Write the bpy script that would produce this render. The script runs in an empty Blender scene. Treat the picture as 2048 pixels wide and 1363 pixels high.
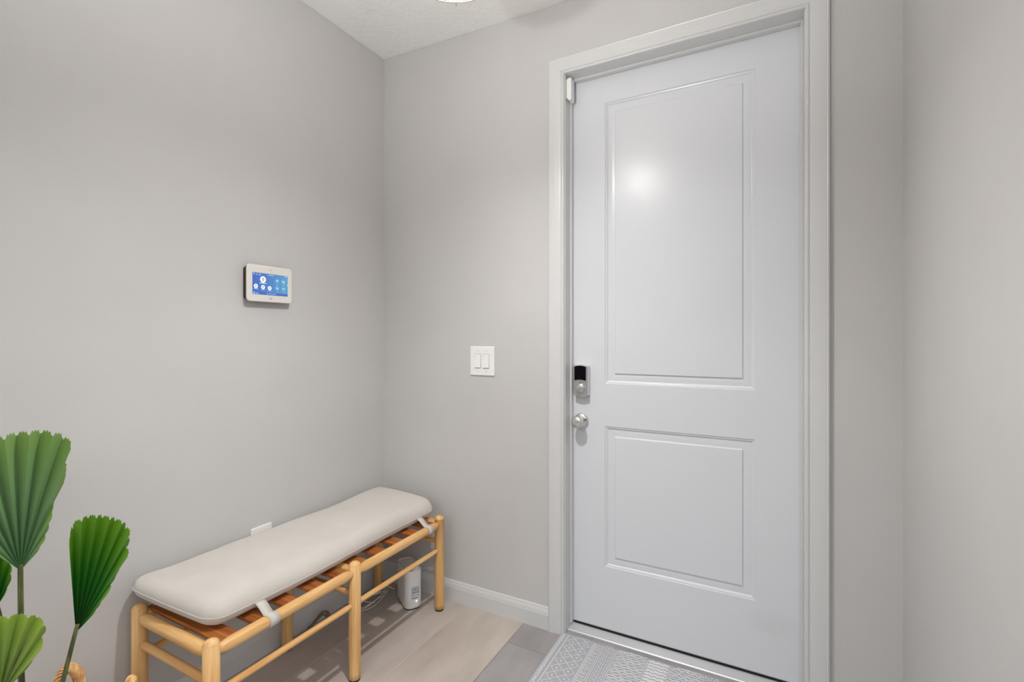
import bpy, bmesh, math, random
from mathutils import Vector, Matrix, Euler
random.seed(7)
PI = math.pi
C = bpy.context.scene.collection
scene = bpy.context.scene

# ------------------------------------------------------------------ camera model
F_PX, CX, HY = 970.0, 1024.0, 672.0
YAW = math.atan(516.0 / 970.0)
CAM = Vector((1.8325, -1.98, 1.30))
FW = Vector((-math.sin(YAW), math.cos(YAW), 0))
RT = Vector((math.cos(YAW), math.sin(YAW), 0))
UP = Vector((0, 0, 1))
def at(px, py, t):
    """world point seen at photo pixel (px, py) at depth t from the camera"""
    return CAM + FW * t + RT * ((px - CX) / F_PX * t) + UP * ((HY - py) / F_PX * t)

# ------------------------------------------------------------------ mesh builder
class MB:
    def __init__(self):
        self.v, self.f, self.m, self.s, self.c = [], [], [], [], []
    def add(self, verts, faces, mat=0, smooth=False, cols=None):
        b = len(self.v)
        self.v += [Vector(p) for p in verts]
        self.c += list(cols) if cols else [0.5] * len(verts)
        for f in faces:
            self.f.append([b + i for i in f]); self.m.append(mat); self.s.append(smooth)
        return self
    def box(self, a, b, mat=0):
        x0, y0, z0 = a; x1, y1, z1 = b
        v = [(x0,y0,z0),(x1,y0,z0),(x1,y1,z0),(x0,y1,z0),(x0,y0,z1),(x1,y0,z1),(x1,y1,z1),(x0,y1,z1)]
        return self.add(v, [(3,2,1,0),(4,5,6,7),(0,1,5,4),(1,2,6,5),(2,3,7,6),(3,0,4,7)], mat)
    def quad(self, a, b, c, d, mat=0):
        return self.add([a, b, c, d], [(0,1,2,3)], mat)
    def tube(self, pts, rad, seg=16, caps='flat', mat=0, smooth=True, closed=False):
        pts = [Vector(p) for p in pts]
        n = len(pts)
        rads = rad if isinstance(rad, (list, tuple)) else [rad] * n
        if caps == 'dome' and not closed:
            # add hemispherical ends
            def dome(p, d, r, k=5):
                out = []
                for i in range(1, k + 1):
                    a = i / k * PI / 2
                    out.append((p + d * (r * math.sin(a) * 0.75), max(r * math.cos(a), r * 0.02)))
                return out
            d0 = (pts[0] - pts[1]).normalized(); d1 = (pts[-1] - pts[-2]).normalized()
            pre = dome(pts[0], d0, rads[0])[::-1]; post = dome(pts[-1], d1, rads[-1])
            pts = [p for p, _ in pre] + pts + [p for p, _ in post]
            rads = [r for _, r in pre] + list(rads) + [r for _, r in post]
            n = len(pts)
        verts, faces = [], []
        prev = None
        for i, p in enumerate(pts):
            if closed:
                d = (pts[(i + 1) % n] - pts[i - 1]).normalized()
            else:
                d = (pts[min(i + 1, n - 1)] - pts[max(i - 1, 0)]).normalized()
            if prev is None:
                a = Vector((0, 0, 1)) if abs(d.z) < 0.9 else Vector((1, 0, 0))
                u = d.cross(a).normalized()
            else:
                u = (prev - d * prev.dot(d)).normalized()
            prev = u
            w = d.cross(u)
            for k in range(seg):
                an = 2 * PI * k / seg
                verts.append(p + (u * math.cos(an) + w * math.sin(an)) * rads[i])
        rng = n if closed else n - 1
        for i in range(rng):
            j = (i + 1) % n
            for k in range(seg):
                faces.append((i*seg+k, i*seg+(k+1)%seg, j*seg+(k+1)%seg, j*seg+k))
        self.add(verts, faces, mat, smooth)
        if not closed:
            b = len(self.v) - len(verts)
            self.f.append([b + k for k in range(seg)][::-1]); self.m.append(mat); self.s.append(smooth and caps == 'dome')
            self.f.append([b + (n-1)*seg + k for k in range(seg)]); self.m.append(mat); self.s.append(smooth and caps == 'dome')
        return self
    def lathe(self, prof, origin, axis, seg=40, mat=0, smooth=True):
        """prof: list of (radius, along axis)"""
        o = Vector(origin); ax = Vector(axis).normalized()
        a = Vector((0, 0, 1)) if abs(ax.z) < 0.9 else Vector((1, 0, 0))
        u = ax.cross(a).normalized(); w = ax.cross(u)
        verts, faces = [], []
        for r, h in prof:
            for k in range(seg):
                an = 2*PI*k/seg
                verts.append(o + ax*h + (u*math.cos(an) + w*math.sin(an))*max(r, 1e-5))
        for i in range(len(prof)-1):
            for k in range(seg):
                faces.append((i*seg+k, i*seg+(k+1)%seg, (i+1)*seg+(k+1)%seg, (i+1)*seg+k))
        return self.add(verts, faces, mat, smooth)
    def prism(self, poly, ex, mat=0, smooth=False):
        """poly: list of points (one planar loop), ex: extrusion vector"""
        n = len(poly); ex = Vector(ex)
        v = [Vector(p) for p in poly] + [Vector(p) + ex for p in poly]
        self.add(v, [tuple(range(n))[::-1], tuple(range(n, 2*n))], mat)
        b = len(self.v) - 2*n
        for i in range(n):
            j = (i+1) % n
            self.f.append([b+i, b+j, b+n+j, b+n+i]); self.m.append(mat); self.s.append(smooth)
        return self
    def strip(self, pts, w, nrm, lift=0.0, mat=0, closed=False):
        """flat ribbon of width w along pts, lying across normal nrm"""
        pts = [Vector(p) for p in pts]; n = len(pts); nrm = Vector(nrm)
        v, f = [], []
        for i, p in enumerate(pts):
            if closed: d = pts[(i+1) % n] - pts[i-1]
            else: d = pts[min(i+1, n-1)] - pts[max(i-1, 0)]
            s = nrm.cross(d).normalized() * (w/2)
            v += [p - s + nrm*lift, p + s + nrm*lift]
        for i in range(n if closed else n-1):
            j = (i+1) % n
            f.append((2*i, 2*j, 2*j+1, 2*i+1))
        return self.add(v, f, mat)
    def build(self, name, mats, parent=None, bevel=0, bseg=2, subsurf=0, merge=False, col=False, recalc=True, solid=0):
        me = bpy.data.meshes.new(name)
        off = world_loc(parent) if parent else Vector((0, 0, 0))
        me.from_pydata([p - off for p in self.v], [], self.f)
        if not isinstance(mats, (list, tuple)): mats = [mats]
        for m in mats: me.materials.append(m)
        me.polygons.foreach_set('material_index', self.m)
        me.polygons.foreach_set('use_smooth', self.s)
        if col:
            at_ = me.attributes.new('tone', 'FLOAT', 'POINT')
            at_.data.foreach_set('value', self.c)
        if recalc or merge:
            bm = bmesh.new(); bm.from_mesh(me)
            if merge: bmesh.ops.remove_doubles(bm, verts=bm.verts, dist=1e-5)
            if recalc: bmesh.ops.recalc_face_normals(bm, faces=bm.faces)
            bm.to_mesh(me); bm.free()
        me.update()
        o = bpy.data.objects.new(name, me); C.objects.link(o)
        if parent: o.parent = parent
        if solid:
            md = o.modifiers.new('solid', 'SOLIDIFY'); md.thickness = solid; md.offset = 0
        if bevel:
            md = o.modifiers.new('bevel', 'BEVEL'); md.width = bevel; md.segments = bseg; md.limit_method = 'ANGLE'; md.angle_limit = math.radians(40)
            md.harden_normals = False
        if subsurf:
            md = o.modifiers.new('sub', 'SUBSURF'); md.levels = subsurf; md.render_levels = subsurf
        return o

def world_loc(o):
    p = Vector((0, 0, 0))
    while o:
        p += o.location; o = o.parent
    return p
def tag(o, label, cat, group=None, kind=None):
    o['label'] = label; o['category'] = cat
    if group: o['group'] = group
    if kind: o['kind'] = kind
    return o
def thing(name, label, cat, loc, group=None):
    o = bpy.data.objects.new(name, None); C.objects.link(o); o.location = loc
    o.empty_display_size = 0.05
    return tag(o, label, cat, group)
def struct(o):
    o['kind'] = 'structure'; return o
def rrect(w, h, r, n=6):
    out = []
    for cx, cy, a0 in ((w/2-r, h/2-r, 0), (-w/2+r, h/2-r, PI/2), (-w/2+r, -h/2+r, PI), (w/2-r, -h/2+r, 1.5*PI)):
        for i in range(n+1):
            a = a0 + PI/2*i/n
            out.append((cx + r*math.cos(a), cy + r*math.sin(a)))
    return out

# ------------------------------------------------------------------ materials
def lin(c):
    return tuple((x/255/12.92 if x/255 <= 0.04045 else ((x/255+0.055)/1.055)**2.4) for x in c) + (1,)
def mat(name, rgb, rough=0.5, metal=0.0, spec=0.5, emit=None, estr=0.0, coat=0.0):
    m = bpy.data.materials.new(name); m.use_nodes = True
    b = m.node_tree.nodes['Principled BSDF']
    b.inputs['Base Color'].default_value = lin(rgb)
    b.inputs['Roughness'].default_value = rough
    b.inputs['Metallic'].default_value = metal
    b.inputs['Specular IOR Level'].default_value = spec
    b.inputs['Coat Weight'].default_value = coat
    if emit:
        b.inputs['Emission Color'].default_value = lin(emit); b.inputs['Emission Strength'].default_value = estr
    return m
class NT:
    def __init__(self, m): self.t = m.node_tree; self.b = self.t.nodes['Principled BSDF']
    def n(self, typ, **kw):
        nd = self.t.nodes.new(typ)
        for k, v in kw.items():
            if k.startswith('i_'): nd.inputs[k[2:].replace('_', ' ')].default_value = v
            else: setattr(nd, k, v)
        return nd
    def l(self, a, b): self.t.links.new(a, b)
    def math(self, op, a, b=None, c=None):
        nd = self.t.nodes.new('ShaderNodeMath'); nd.operation = op
        for i, x in enumerate((a, b, c)):
            if x is None: continue
            if isinstance(x, (int, float)): nd.inputs[i].default_value = x
            else: self.l(x, nd.inputs[i])
        return nd.outputs[0]
    def coord(self, scale=(1,1,1), out='Object'):
        tc = self.n('ShaderNodeTexCoord'); mp = self.n('ShaderNodeMapping')
        mp.inputs['Scale'].default_value = scale
        self.l(tc.outputs[out], mp.inputs['Vector']); return mp.outputs['Vector']
    def noise(self, vec, scale, detail=4, rough=0.5):
        nd = self.n('ShaderNodeTexNoise'); self.l(vec, nd.inputs['Vector'])
        nd.inputs['Scale'].default_value = scale; nd.inputs['Detail'].default_value = detail; nd.inputs['Roughness'].default_value = rough
        return nd.outputs['Fac']
    def ramp(self, fac, stops):
        nd = self.n('ShaderNodeValToRGB'); e = nd.color_ramp.elements
        while len(e) < len(stops): e.new(0.5)
        for el, (p, c) in zip(e, stops): el.position = p; el.color = lin(c)
        self.l(fac, nd.inputs['Fac']); return nd.outputs['Color']
    def bump(self, h, strength, dist):
        nd = self.n('ShaderNodeBump'); nd.inputs['Strength'].default_value = strength; nd.inputs['Distance'].default_value = dist
        self.l(h, nd.inputs['Height']); self.l(nd.outputs['Normal'], self.b.inputs['Normal'])
    def base(self, c): self.l(c, self.b.inputs['Base Color'])

def wall_paint(name, rgb):
    m = mat(name, rgb, 0.62, spec=0.35); t = NT(m); v = t.coord()
    d = [max(0, c-3) for c in rgb]; u = [min(255, c+2) for c in rgb]
    t.base(t.ramp(t.noise(v, 1.7, 3), [(0.3, d), (0.7, u)]))
    t.bump(t.noise(v, 140, 3), 0.10, 0.002); return m
M = {}
M['wall'] = wall_paint('greige_wall_paint', (200, 198, 196))
m = mat('ceiling_texture_paint', (236, 235, 232), 0.8, spec=0.2); t = NT(m); v = t.coord()
h = t.noise(v, 38, 5, 0.55); nd = t.n('ShaderNodeMapRange'); nd.inputs['From Min'].default_value = 0.45; nd.inputs['From Max'].default_value = 0.62
t.l(h, nd.inputs['Value']); t.bump(nd.outputs[0], 0.35, 0.004); M['ceiling'] = m
m = mat('white_semigloss_trim', (210, 210, 209), 0.33, spec=0.5); t = NT(m); v = t.coord()
t.bump(t.noise(v, 60, 2), 0.03, 0.001); M['trim'] = m
m = mat('white_door_paint', (218, 220, 224), 0.265, spec=0.5); t = NT(m); v = t.coord((1, 1, 0.4))
tc = t.n('ShaderNodeTexCoord'); sb = t.n('ShaderNodeVectorMath', operation='SUBTRACT'); sb.inputs[1].default_value = (0.345, 0, 0.195)
sc = t.n('ShaderNodeVectorMath', operation='MULTIPLY'); sc.inputs[1].default_value = (9, 0, 17); ln = t.n('ShaderNodeVectorMath', operation='LENGTH')
t.l(tc.outputs['Object'], sb.inputs[0]); t.l(sb.outputs[0], sc.inputs[0]); t.l(sc.outputs[0], ln.inputs[0])
sm = t.math('MULTIPLY', t.math('MAXIMUM', t.math('SUBTRACT', 1.0, ln.outputs['Value']), 0.0), t.noise(v, 40, 4))
t.base(t.ramp(sm, [(0.0, (218, 220, 224)), (0.9, (208, 208, 210))]))
t.bump(t.noise(v, 30, 3), 0.035, 0.001); M['door'] = m

def floor_mat():
    m = mat('taupe_plank_tile', (160, 148, 140), 0.42, spec=0.45); t = NT(m)
    tc = t.n('ShaderNodeTexCoord'); sp = t.n('ShaderNodeSeparateXYZ'); t.l(tc.outputs['Object'], sp.inputs[0])
    W, L = 0.31, 1.22
    xs = t.math('DIVIDE', t.math('SUBTRACT', sp.outputs['X'], 0.2265 - W*20), W)
    col = t.math('FLOOR', xs); fx = t.math('FRACT', xs)
    off = t.math('MULTIPLY', t.math('SUBTRACT', 22.0, col), 0.45)
    ys = t.math('DIVIDE', t.math('ADD', t.math('ADD', sp.outputs['Y'], 0.167 + L*20), off), L)
    row = t.math('FLOOR', ys); fy = t.math('FRACT', ys)
    dx = t.math('MULTIPLY', t.math('SUBTRACT', 0.5, t.math('ABSOLUTE', t.math('SUBTRACT', fx, 0.5))), W)
    dy = t.math('MULTIPLY', t.math('SUBTRACT', 0.5, t.math('ABSOLUTE', t.math('SUBTRACT', fy, 0.5))), L)
    dmin = t.math('MINIMUM', dx, dy)
    grout = t.math('LESS_THAN', dmin, 0.0014)
    cv = t.n('ShaderNodeCombineXYZ'); t.l(col, cv.inputs[0]); t.l(row, cv.inputs[1])
    wn = t.n('ShaderNodeTexWhiteNoise'); wn.noise_dimensions = '3D'; t.l(cv.outputs[0], wn.inputs['Vector'])
    # cloudy stone tone, stretched along the plank, shifted for every tile
    mp = t.n('ShaderNodeMapping'); mp.inputs['Scale'].default_value = (3.2, 1.1, 1)
    ad = t.n('ShaderNodeVectorMath', operation='ADD'); sc = t.n('ShaderNodeVectorMath', operation='SCALE'); sc.inputs['Scale'].default_value = 7.3
    t.l(wn.outputs['Color'], sc.inputs[0]); t.l(tc.outputs['Object'], ad.inputs[0]); t.l(sc.outputs[0], ad.inputs[1]); t.l(ad.outputs[0], mp.inputs['Vector'])
    n1 = t.noise(mp.outputs['Vector'], 2.2, 6, 0.6)
    base = t.ramp(n1, [(0.25, (174, 167, 163)), (0.5, (191, 184, 180)), (0.75, (204, 198, 194))])
    tint = t.ramp(wn.outputs['Value'], [(0.0, (225, 222, 224)), (0.5, (246, 242, 238)), (1.0, (255, 248, 240))])
    cool = t.n('ShaderNodeMix', data_type='RGBA'); t.l(t.math('GREATER_THAN', col, 21.5), cool.inputs['Factor']); t.l(tint, cool.inputs['A']); cool.inputs['B'].default_value = lin((212, 213, 219))
    mx = t.n('ShaderNodeMix', data_type='RGBA', blend_type='MULTIPLY'); mx.inputs['Factor'].default_value = 1.0
    t.l(base, mx.inputs['A']); t.l(cool.outputs['Result'], mx.inputs['B'])
    mx2 = t.n('ShaderNodeMix', data_type='RGBA'); t.l(grout, mx2.inputs['Factor']); t.l(mx.outputs['Result'], mx2.inputs['A'])
    gc = t.n('ShaderNodeMix', data_type='RGBA'); t.l(t.math('GREATER_THAN', sp.outputs['X'], 0.84), gc.inputs['Factor'])
    gc.inputs['A'].default_value = lin((204, 194, 186)); gc.inputs['B'].default_value = lin((128, 124, 122)); t.l(gc.outputs['Result'], mx2.inputs['B'])
    t.base(mx2.outputs['Result'])
    hh = t.math('MINIMUM', t.math('DIVIDE', dmin, 0.003), 1.0)
    t.bump(hh, 0.5, 0.0015); return m
M['floor'] = floor_mat()

def wood(name, axis, lo, mid, hi):
    m = mat(name, mid, 0.42, spec=0.4); t = NT(m)
    sc = [16, 16, 16]; sc[axis] = 1.1
    v = t.coord(sc); n = t.noise(v, 3.2, 5, 0.6)
    sc2 = [90, 90, 90]; sc2[axis] = 2.0
    n2 = t.noise(t.coord(sc2), 2.0, 2)
    f = t.math('ADD', t.math('MULTIPLY', n, 0.75), t.math('MULTIPLY', n2, 0.25))
    t.base(t.ramp(f, [(0.32, lo), (0.5, mid), (0.66, hi)])); t.bump(n2, 0.05, 0.0006); return m
WD = ((200, 146, 84), (222, 175, 114), (236, 195, 140))
M['wood_x'], M['wood_y'], M['wood_z'] = (wood('honey_wood_' + n, i, *WD) for i, n in enumerate(('across', 'along', 'upright')))
SLAT_SHADE = ((122, 60, 26), (156, 88, 40), (190, 126, 66))  # cushion's shade put into the slat browns, darker than the rails
M['slat'] = wood('honey_wood_slat', 0, *SLAT_SHADE)
M['rubber'] = mat('black_rubber', (20, 18, 17), 0.7)

def fabric(name, rgb):
    m = mat(name, rgb, 0.9, spec=0.15); t = NT(m); v = t.coord()
    w1 = t.n('ShaderNodeTexWave', bands_direction='X'); w1.inputs['Scale'].default_value = 420; t.l(v, w1.inputs['Vector'])
    w2 = t.n('ShaderNodeTexWave', bands_direction='Y'); w2.inputs['Scale'].default_value = 420; t.l(v, w2.inputs['Vector'])
    h = t.math('ADD', w1.outputs['Fac'], w2.outputs['Fac'])
    n = t.noise(v, 14, 4)
    t.base(t.ramp(n, [(0.3, [c-2 for c in rgb]), (0.7, [min(255, c+2) for c in rgb])]))
    t.bump(t.math('ADD', t.math('MULTIPLY', h, 0.25), t.noise(v, 260, 2)), 0.12, 0.001)
    m.node_tree.nodes['Principled BSDF'].inputs['Sheen Weight'].default_value = 0.15
    return m
M['canvas'] = fabric('cream_canvas', (203, 197, 190))
M['plastic'] = mat('white_plastic', (238, 237, 234), 0.35)
M['plastic_warm'] = mat('warm_white_plastic', (224, 220, 213), 0.4)
M['shaded_mount'] = mat('shaded_mount_plastic', (52, 40, 34), 0.5)  # dark brown holds the shade behind the panel, for mount and back shell
M['slot'] = mat('shadow_gap_grey', (120, 118, 115), 0.8)
M['nickel'] = mat('satin_nickel', (216, 214, 211), 0.30, metal=0.85)
M['nickel_dark'] = mat('dark_nickel', (120, 118, 115), 0.35, metal=1.0)
M['black_gloss'] = mat('black_gloss_plastic', (6, 6, 14), 0.16, spec=0.25)
M['black'] = mat('black_seal', (10, 9, 9), 0.7)
M['alu'] = mat('brushed_aluminium', (206, 206, 208), 0.36, metal=0.35)
M['router'] = mat('white_router_plastic', (240, 239, 237), 0.28, spec=0.5)
M['router_top'] = mat('grey_router_top', (206, 200, 197), 0.45)
M['label_blue'] = mat('slate_label', (160, 170, 182), 0.5)
M['label_white'] = mat('white_label_print', (232, 235, 238), 0.5)
M['led'] = mat('white_indicator', (255, 255, 255), 0.4, emit=(255, 255, 255), estr=1.5)
M['cable_white'] = mat('white_cable', (225, 218, 208), 0.45)
M['cable_grey'] = mat('grey_cable', (124, 116, 106), 0.5)
m = mat('lit_hazy_glass', (255, 252, 245), 0.3, emit=(255, 252, 247), estr=10.0); t = NT(m)
tr = t.n('ShaderNodeBsdfTransparent'); mix = t.n('ShaderNodeMixShader'); mix.inputs['Fac'].default_value = 0.7
t.l(t.b.outputs[0], mix.inputs[1]); t.l(tr.outputs[0], mix.inputs[2]); t.l(mix.outputs[0], m.node_tree.nodes['Material Output'].inputs['Surface'])
M['bulb'] = m
M['brass'] = mat('brushed_lamp_metal', (176, 160, 136), 0.35, metal=1.0)
M['raffia'] = mat('natural_raffia', (214, 168, 112), 0.75, spec=0.2)
t = NT(M['raffia']); v = t.coord((60, 60, 60)); t.base(t.ramp(t.noise(v, 1.2, 3), [(0.3, (186, 128, 74)), (0.5, (216, 168, 112)), (0.72, (240, 208, 160))]))
M['soil'] = mat('dark_soil', (46, 36, 28), 0.95)
M['pot'] = mat('black_nursery_pot', (28, 28, 28), 0.6)
def stem_mat():
    m = mat('green_brown_stem', (78, 88, 40), 0.4); t = NT(m); v = t.coord((30, 30, 3))
    t.base(t.ramp(t.noise(v, 1.5, 3), [(0.35, (42, 40, 26)), (0.5, (76, 82, 40)), (0.65, (112, 118, 66))])); return m
M['stem'] = stem_mat()
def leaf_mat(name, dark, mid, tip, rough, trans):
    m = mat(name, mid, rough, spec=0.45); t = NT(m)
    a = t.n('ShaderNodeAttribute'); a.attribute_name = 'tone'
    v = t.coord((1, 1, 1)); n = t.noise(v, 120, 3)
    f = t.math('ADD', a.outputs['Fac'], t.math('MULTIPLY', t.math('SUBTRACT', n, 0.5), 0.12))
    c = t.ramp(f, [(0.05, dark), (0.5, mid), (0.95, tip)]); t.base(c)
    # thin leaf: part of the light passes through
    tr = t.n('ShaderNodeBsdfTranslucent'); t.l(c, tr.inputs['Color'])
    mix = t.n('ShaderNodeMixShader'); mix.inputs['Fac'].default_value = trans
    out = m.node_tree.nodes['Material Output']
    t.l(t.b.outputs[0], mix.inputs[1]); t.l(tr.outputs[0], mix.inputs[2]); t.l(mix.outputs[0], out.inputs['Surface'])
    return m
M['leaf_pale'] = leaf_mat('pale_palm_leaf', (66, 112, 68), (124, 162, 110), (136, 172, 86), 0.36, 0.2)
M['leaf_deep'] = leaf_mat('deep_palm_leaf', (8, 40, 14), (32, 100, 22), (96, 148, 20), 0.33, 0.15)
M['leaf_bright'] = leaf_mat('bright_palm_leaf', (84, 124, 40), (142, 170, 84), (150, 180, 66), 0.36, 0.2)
M['rug'] = mat('grey_rug_pile', (166, 166, 170), 0.95, spec=0.1)
t = NT(M['rug']); v = t.coord(); t.base(t.ramp(t.noise(v, 200, 4), [(0.3, (158, 158, 163)), (0.5, (176, 176, 180)), (0.7, (190, 190, 194))])); t.bump(t.noise(v, 700, 2), 0.3, 0.001)
M['rug_print'] = mat('pale_rug_pattern', (226, 225, 224), 0.95, spec=0.1)
t = NT(M['rug_print']); v = t.coord(); t.base(t.ramp(t.noise(v, 220, 4), [(0.3, (206, 206, 208)), (0.55, (226, 226, 228)), (0.7, (236, 236, 236))]))
M['screen'] = None
def screen_mat():
    m = mat('lit_blue_display', (20, 40, 90), 0.25); t = NT(m)
    tc = t.n('ShaderNodeTexCoord'); sp = t.n('ShaderNodeSeparateXYZ'); t.l(tc.outputs['Generated'], sp.inputs[0])
    c = t.ramp(sp.outputs['Y'], [(0.0, (76, 112, 196)), (0.55, (96, 146, 208)), (1.0, (106, 176, 214))])
    t.l(c, t.b.inputs['Emission Color']); t.b.inputs['Emission Strength'].default_value = 0.55; return m
M['screen'] = screen_mat()
M['screen_white'] = mat('lit_white_icon', (60, 70, 90), 0.3, emit=(236, 242, 252), estr=0.85)
M['screen_teal'] = mat('lit_teal_icon', (40, 70, 90), 0.3, emit=(112, 196, 214), estr=0.8)
M['screen_pale'] = mat('lit_pale_icon', (40, 70, 90), 0.3, emit=(190, 226, 236), estr=0.85)
M['screen_dark'] = mat('lit_dark_icon', (40, 50, 60), 0.3, emit=(96, 112, 130), estr=0.8)
M['screen_bar'] = mat('lit_navy_bar', (20, 30, 70), 0.3, emit=(66, 100, 188), estr=0.7)
M['logo'] = mat('grey_logo_print', (150, 146, 140), 0.5)

# ------------------------------------------------------------------ the room
RX = 2.213                 # right wall
H = 2.784                  # ceiling at the left corner
OX0, OX1, OZ = 1.043, 1.9385, 2.443      # door opening inside the jambs
b = MB(); b.box((-0.15, -5.0, -0.1), (5.0, 0.30, 0.0)); struct(b.build('floor', M['floor']))
b = MB()
z0, z1 = H, H - 0.022*RX
CX1, CY0 = RX+0.25, -3.4
v = [(-0.15,CY0,z0+.0033),(CX1,CY0,H-.022*CX1),(CX1,.15,H-.022*CX1),(-0.15,.15,z0+.0033)]
b.add(v + [(x, y, 3.0) for x, y, _ in v], [(0,1,2,3),(7,6,5,4),(0,4,5,1),(1,5,6,2),(2,6,7,3),(3,7,4,0)]); struct(b.build('ceiling', M['ceiling']))
b = MB(); b.box((-0.15, -2.6, 0), (0, 0.15, H - .002)); struct(b.build('wall_left', M['wall']))
JT = 0.02
b = MB()
b.box((0, 0, 0), (OX0-JT, 0.15, H-.026)); b.box((OX1+JT, 0, 0), (RX, 0.15, H-.05)); b.box((OX0-JT, 0, OZ+JT), (OX1+JT, 0.15, H-.046))
# fill the sliver up to the sloping ceiling
for x0_, x1_ in ((0, OX0-JT), (OX0-JT, OX1+JT), (OX1+JT, RX)):
    za = (H-.026) if x0_ == 0 else (H-.046 if x1_ < 2 else H-.05)
    b.add([(x0_,0,za),(x1_,0,za),(x1_,.15,za),(x0_,.15,za),(x0_,0,H-.022*x0_-.001),(x1_,0,H-.022*x1_-.001),(x1_,.15,H-.022*x1_-.001),(x0_,.15,H-.022*x0_-.001)],
          [(4,5,6,7),(0,1,5,4),(1,2,6,5),(2,3,7,6),(3,0,4,7)])
struct(b.build('wall_back', M['wall']))
b = MB(); b.box((RX, -1.45, 0), (RX+0.13, 0.15, H - .022*RX - .004)); struct(b.build('wall_right', M['wall']))

# baseboards: flat board with a moulded cap
BP = [(0,0),(0.014,0),(0.014,0.066),(0.0125,0.068),(0.0125,0.071),(0.0105,0.080),(0.007,0.088),(0.0055,0.094),(0.003,0.0975),(0,0.098)]
b = MB(); b.prism([(x, -2.6, z) for x, z in BP], (0, 2.6 - 0.0005, 0)); struct(b.build('baseboard_left', M['trim']))
b = MB(); b.prism([(0.0005, -x, z) for x, z in BP], (0.9685-0.0005, 0, 0)); b.prism([(2.0045, -x, z) for x, z in BP], (RX-2.0045-.0005, 0, 0))
struct(b.build('baseboard_back', M['trim']))
b = MB(); b.prism([(RX-x, -1.45, z) for x, z in BP], (0, 1.45-.015, 0)); struct(b.build('baseboard_right', M['trim']))

# door casing (mitred) : profile across the width from the outer edge
CP = [(0,0),(0,0.014),(0.003,0.017),(0.006,0.0182),(0.0095,0.0165),(0.012,0.0172),(0.030,0.0165),(0.050,0.0140),(0.0575,0.0125),(0.0595,0.0098),(0.0615,0.0122),(0.066,0.0135),(0.0695,0.0125),(0.0715,0.010),(0.0715,0)]
CW = 0.0715
def casing(x0, x1, ztop):
    b = MB(); n = len(CP)
    v = []
    for w, d in CP: v.append((x0 - CW + w, -d, 0.0))
    for w, d in CP: v.append((x0 - CW + w, -d, ztop + CW - w))
    for w, d in CP: v.append((x1 + CW - w, -d, ztop + CW - w))
    for w, d in CP: v.append((x1 + CW - w, -d, 0.0))
    f = []
    for k in range(3):
        for i in range(n-1):
            f.append((k*n+i, k*n+i+1, (k+1)*n+i+1, (k+1)*n+i))
    f.append(tuple(range(n))); f.append(tuple(range(3*n, 4*n)))
    b.add(v, f); return b
struct(casing(OX0 - 0.003, OX1 + 0.003, OZ + 0.0).build('trim_1', M['trim']))

# jamb, stops and weather strip
b = MB()
b.box((OX0-JT+.0005, -0.0005, 0.0), (OX0, 0.15, OZ)); b.box((OX1, -0.0005, 0.0), (OX1+JT-.0005, 0.15, OZ)); b.box((OX0-JT+.0005, -0.0005, OZ), (OX1+JT-.0005, 0.15, OZ+JT-.0005))
SW = 0.0085
b.box((OX0, 0.055, 0.019), (OX0+SW, 0.077, OZ)); b.box((OX1-SW, 0.055, 0.019), (OX1, 0.077, OZ)); b.box((OX0+SW, 0.055, OZ-SW*1.2), (OX1-SW, 0.077, OZ))
struct(b.build('trim_2', M['trim'], bevel=0.001, bseg=1))

# threshold
b = MB()
b.prism([(OX0+.001, 0.026, 0.0005), (OX0+.001, 0.026, 0.007), (OX0+.001, 0.029, 0.0095), (OX0+.001, 0.074, 0.0175), (OX0+.001, 0.135, 0.0175), (OX0+.001, 0.135, 0.0005)], (OX1-OX0-.002, 0, 0), 0)
b.box((OX0+.0105, 0.0745, 0.0177), (OX1-.0105, 0.0785, 0.0245), 1)
o = struct(b.build('trim_3', [M['alu'], M['black']]))
o['label'] = 'brushed aluminium threshold under the white entry door'

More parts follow.
